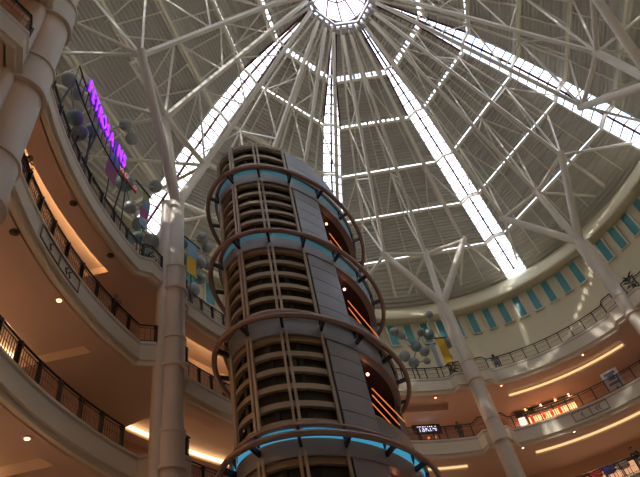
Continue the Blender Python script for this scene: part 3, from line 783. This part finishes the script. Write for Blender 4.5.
# ------------------------------------------------------------------ plants
def plant(lab, R, a, z, h, r, n=26, potr=.25):
    b = E(R, a, z); t = thing('potted_plant', lab, 'plant', b, 'potted plants along the top gallery')
    m = MB(); m.lathe(b, [(potr * .75, 0), (potr, .45), (potr * 1.08, .45), (potr * 1.08, .52), (potr * .8, .52)], 16); m.build('pot', M_pot, t)
    m = MB()
    m.tube([b + Vector((0, 0, .4)), b + Vector((0, 0, h * .55))], .04, 6); m.build('stem', M_pot, t)
    m = MB()
    for i in range(n):
        th = 2.4 * i; el = .2 + 1.1 * random.random(); L = r * (.7 + .5 * random.random()); d = Vector((cos(th), sin(th), 0)); s = Vector((-sin(th), cos(th), 0))
        base = b + Vector((0, 0, h * (.35 + .4 * random.random()))); pts = []
        for k in range(5):
            u = k / 4; pts.append(base + d * L * u * cos(el * .6) + Vector((0, 0, L * (sin(el) * u * 1.3 - .75 * u * u))))
        w = [.02, .07, .08, .05, .005]
        vs = []
        for p, ww in zip(pts, w): vs += [p - s * ww, p + Vector((0, 0, .012)), p + s * ww]
        fs = []
        for k in range(4): fs += [(3 * k, 3 * k + 1, 3 * k + 4, 3 * k + 3), (3 * k + 1, 3 * k + 2, 3 * k + 5, 3 * k + 4)]
        m.add(vs, fs, True)
    m.build('foliage', M_leaf, t)
plant('leafy plant at the corner of the top gallery left of the tall column', 19.4, -165.6, 21.7, 2.6, .9)
plant('small bushy plant against the slanting column at the top gallery', 18.9, 118.6, 21.7, 1.9, .65)
plant('dark bushy plant at the far right column on the top gallery', 18.8, 64.9, 21.7, 2.0, .7)
plant('low red-tinged plant right of the tall column on the top gallery', 19.3, -174.4, 21.7, 1.5, .6)

# ------------------------------------------------------------------ people
def skin(name, pts, edges, radii, m, parent, sub=2):
    me = bpy.data.meshes.new(name); me.from_pydata([Vector(p) for p in pts], edges, []); me.materials.append(m)
    o = bpy.data.objects.new(name, me); COL.objects.link(o)
    md = o.modifiers.new('skin', 'SKIN'); 
    if not me.skin_vertices: 
        bpy.context.view_layer.objects.active = o
    lay = me.skin_vertices[0].data if me.skin_vertices else None
    if lay:
        for i, r in enumerate(radii): lay[i].radius = (r[0], r[1]) if isinstance(r, tuple) else (r, r)
        lay[0].use_root = True
    md.use_smooth_shade = True
    s = o.modifiers.new('sub', 'SUBSURF'); s.levels = sub; s.render_levels = sub
    dg = bpy.context.evaluated_depsgraph_get(); new = bpy.data.meshes.new_from_object(o.evaluated_get(dg)); new.name = name
    new.materials.clear(); new.materials.append(m)
    bpy.data.objects.remove(o)
    q = bpy.data.objects.new(name, new); COL.objects.link(q); q.parent = parent
    return q
def person(lab, R, a, z, face, shirt, trousers, pose='lean', hairc=None, bag=None):
    b = E(R, a, z); t = thing('person', lab, 'person', b); t.rotation_euler = (0, 0, face)   # faces local +Y
    k = .12 if pose == 'lean' else 0
    J = [(0, 0, .95), (0, .02, 1.18), (0, .04 + k * .5, 1.42), (0, .05 + k * .7, 1.52),          # pelvis, waist, chest, neck
         (0, .07 + k, 1.60), (0, .08 + k, 1.68),                                                # head
         (-.10, 0, .90), (-.11, .02, .50), (-.11, -.02, .09), (-.11, .13, .04),
         (.10, 0, .90), (.12, .03, .50), (.12, 0, .09), (.12, .15, .04)]
    ed = [(0, 1), (1, 2), (2, 3), (3, 4), (4, 5), (0, 6), (6, 7), (7, 8), (8, 9), (0, 10), (10, 11), (11, 12), (12, 13)]
    rad = [(.13, .095), (.10, .08), (.115, .08), .05, .095, .085, .085, .06, .042, .035, .085, .06, .042, .035]
    arms = {'lean': [(-.20, .06, 1.40), (-.27, .10, 1.14), (-.18, .27, 1.17), (-.10, .30, 1.17)], 'stand': [(-.20, .04, 1.40), (-.26, .02, 1.12), (-.24, .12, .88), (-.23, .15, .80)],
            'phone': [(-.20, .05, 1.40), (-.27, .08, 1.14), (-.14, .22, 1.25), (-.07, .24, 1.32)]}[pose]
    fing = []
    for sgn in (1, -1):
        n = len(J); J += [(x * sgn, y, zz) for x, y, zz in arms]; ed += [(2, n), (n, n + 1), (n + 1, n + 2), (n + 2, n + 3)]; rad += [.06, .042, .032, .036]
        h = Vector(J[n + 3])
        for fx in (-.03, -.01, .01, .03, .05):
            q = len(J); J += [tuple(h + Vector((fx * sgn, .06 - abs(fx) * .3, .0))), tuple(h + Vector((fx * 1.2 * sgn, .09 - abs(fx) * .5, -.03)))]; ed += [(n + 3, q), (q, q + 1)]; rad += [.010, .008]
    body = skin('body', J, ed, rad, M_skin, t)
    # face: nose and ears moulded as a small skin-coloured mesh, eyes and mouth
    hd = Vector(J[4]) + Vector((0, .0, .03))
    def lm(mb, nm, mt):
        o = mb.build(nm, mt, None); o.parent = body; o.location = OFF[o.name]; return o
    m = MB(); m.lathe(hd + Vector((0, .105, -.01)), [(.004, .03), (.014, -.012), (.004, -.02)], 8)
    for s in (-1, 1): m.sphere(hd + Vector((.095 * s, 0, 0)), .022, 8, 6, 1.4)
    lm(m, 'nose_and_ears', M_skin)
    m = MB()
    for s in (-1, 1): m.sphere(hd + Vector((.035 * s, .092, .015)), .011, 8, 6)
    m.box(hd + Vector((0, .095, -.05)), (.022, 0, 0), (0, .004, 0), (0, 0, .004)); lm(m, 'eyes_and_mouth', M_hair)
    m = MB(); m.sphere(hd + Vector((0, -.038, .048)), .108, 16, 10, 1.0); lm(m, 'hair', hairc or M_hair)
    S = [(0, 0, .86), J[1], (J[2][0], J[2][1], J[2][2] + .03)]; se = [(0, 1), (1, 2)]; sr = [(.19, .15), (.175, .14), (.20, .15)]
    for sgn in (1, -1):
        n = len(S); S += [(x * sgn, y, zz) for x, y, zz in arms[:2]]; se += [(2, n), (n, n + 1)]; sr += [.085, .062]
    skin('shirt', S, se, sr, shirt, t)
    P = [(0, 0, .98), J[6], J[7], J[8], J[10], J[11], J[12]]; skin('trousers', P, [(0, 1), (1, 2), (2, 3), (0, 4), (4, 5), (5, 6)], [(.17, .13), .11, .085, .065, .11, .085, .065], trousers, t)
    m = MB()
    for x, y in ((-.11, .05), (.12, .07)): m.box((x, y, .035), (.05, 0, 0), (0, .13, 0), (0, 0, .035))
    lm(m, 'shoes', M_black)
    if bag:
        m = MB(); m.lathe((0, -.22, 1.02), [(.10, 0), (.17, .06), (.17, .32), (.10, .42)], 12); lm(m, 'backpack', bag)
    return t
K = dict(navy=cloth('navy_jeans', (.02, .03, .10)), dark=cloth('black_cloth', (.02, .02, .022)), pale=cloth('grey_shirt', (.22, .20, .19)), tan=cloth('brown_shirt', (.16, .09, .06)), blue=cloth('blue_jeans', (.05, .09, .22)), white=cloth('white_shirt', (.45, .43, .42)))
def face_in(a):
    d = -outward(a); return math.atan2(d.y, d.x) - pi / 2
person('person in brown top and blue jeans leaning on the left middle balustrade', 18.98, -158.4, 16.85, face_in(-157), K['tan'], K['navy'], 'phone')
person('person in dark clothes bending over the middle balustrade beside the near column', 18.98, -135.2, 16.85, face_in(-136), K['dark'], K['dark'], 'lean')
person('person in grey top standing at the right top balustrade', 19.0, 106.9, 21.7, face_in(107) + pi, K['pale'], K['blue'], 'stand')
person('person with dark backpack beyond the middle balustrade left of the slanting column', 19.3, 122.8, 16.85, face_in(123) + pi, K['dark'], K['dark'], 'stand', bag=K['dark'])
person('person in dark top leaning on the lowest balustrade at bottom right', 19.85, 87.6, 11.9, face_in(88), K['dark'], K['white'], 'lean')
person('person in black at the right end of the middle gallery', 19.5, 74.6, 16.85, face_in(74) + 1, K['dark'], K['dark'], 'stand')

# colourful goods on the lowest gallery at bottom right
for i, (a, c, nm) in enumerate(((97.2, (.45, .05, .04), 'red'), (94.2, (.03, .08, .55), 'blue'), (91.2, (.45, .45, .5), 'silver'))):
    b = E(21.1 + i * 0, a, 11.9); t = thing('display_tent', 'rounded %s display canopy behind the lowest balustrade at bottom right' % nm, 'canopy', b, 'display canopies at bottom right')
    m = MB(); m.lathe(b + Vector((0, 0, 1.25)), [(.47, 0), (.45, .15), (.33, .36), (.15, .47), (.02, .5)], 16); m.build('canopy', cloth('canopy_%s' % nm, c), t)
    for k in range(4):
        m = MB(); q = b + Vector((.38 * cos(k * pi / 2 + .8), .38 * sin(k * pi / 2 + .8), 0)); m.tube([q, q + Vector((0, 0, 1.3))], .025, 6); m.build('leg', M_black, t)
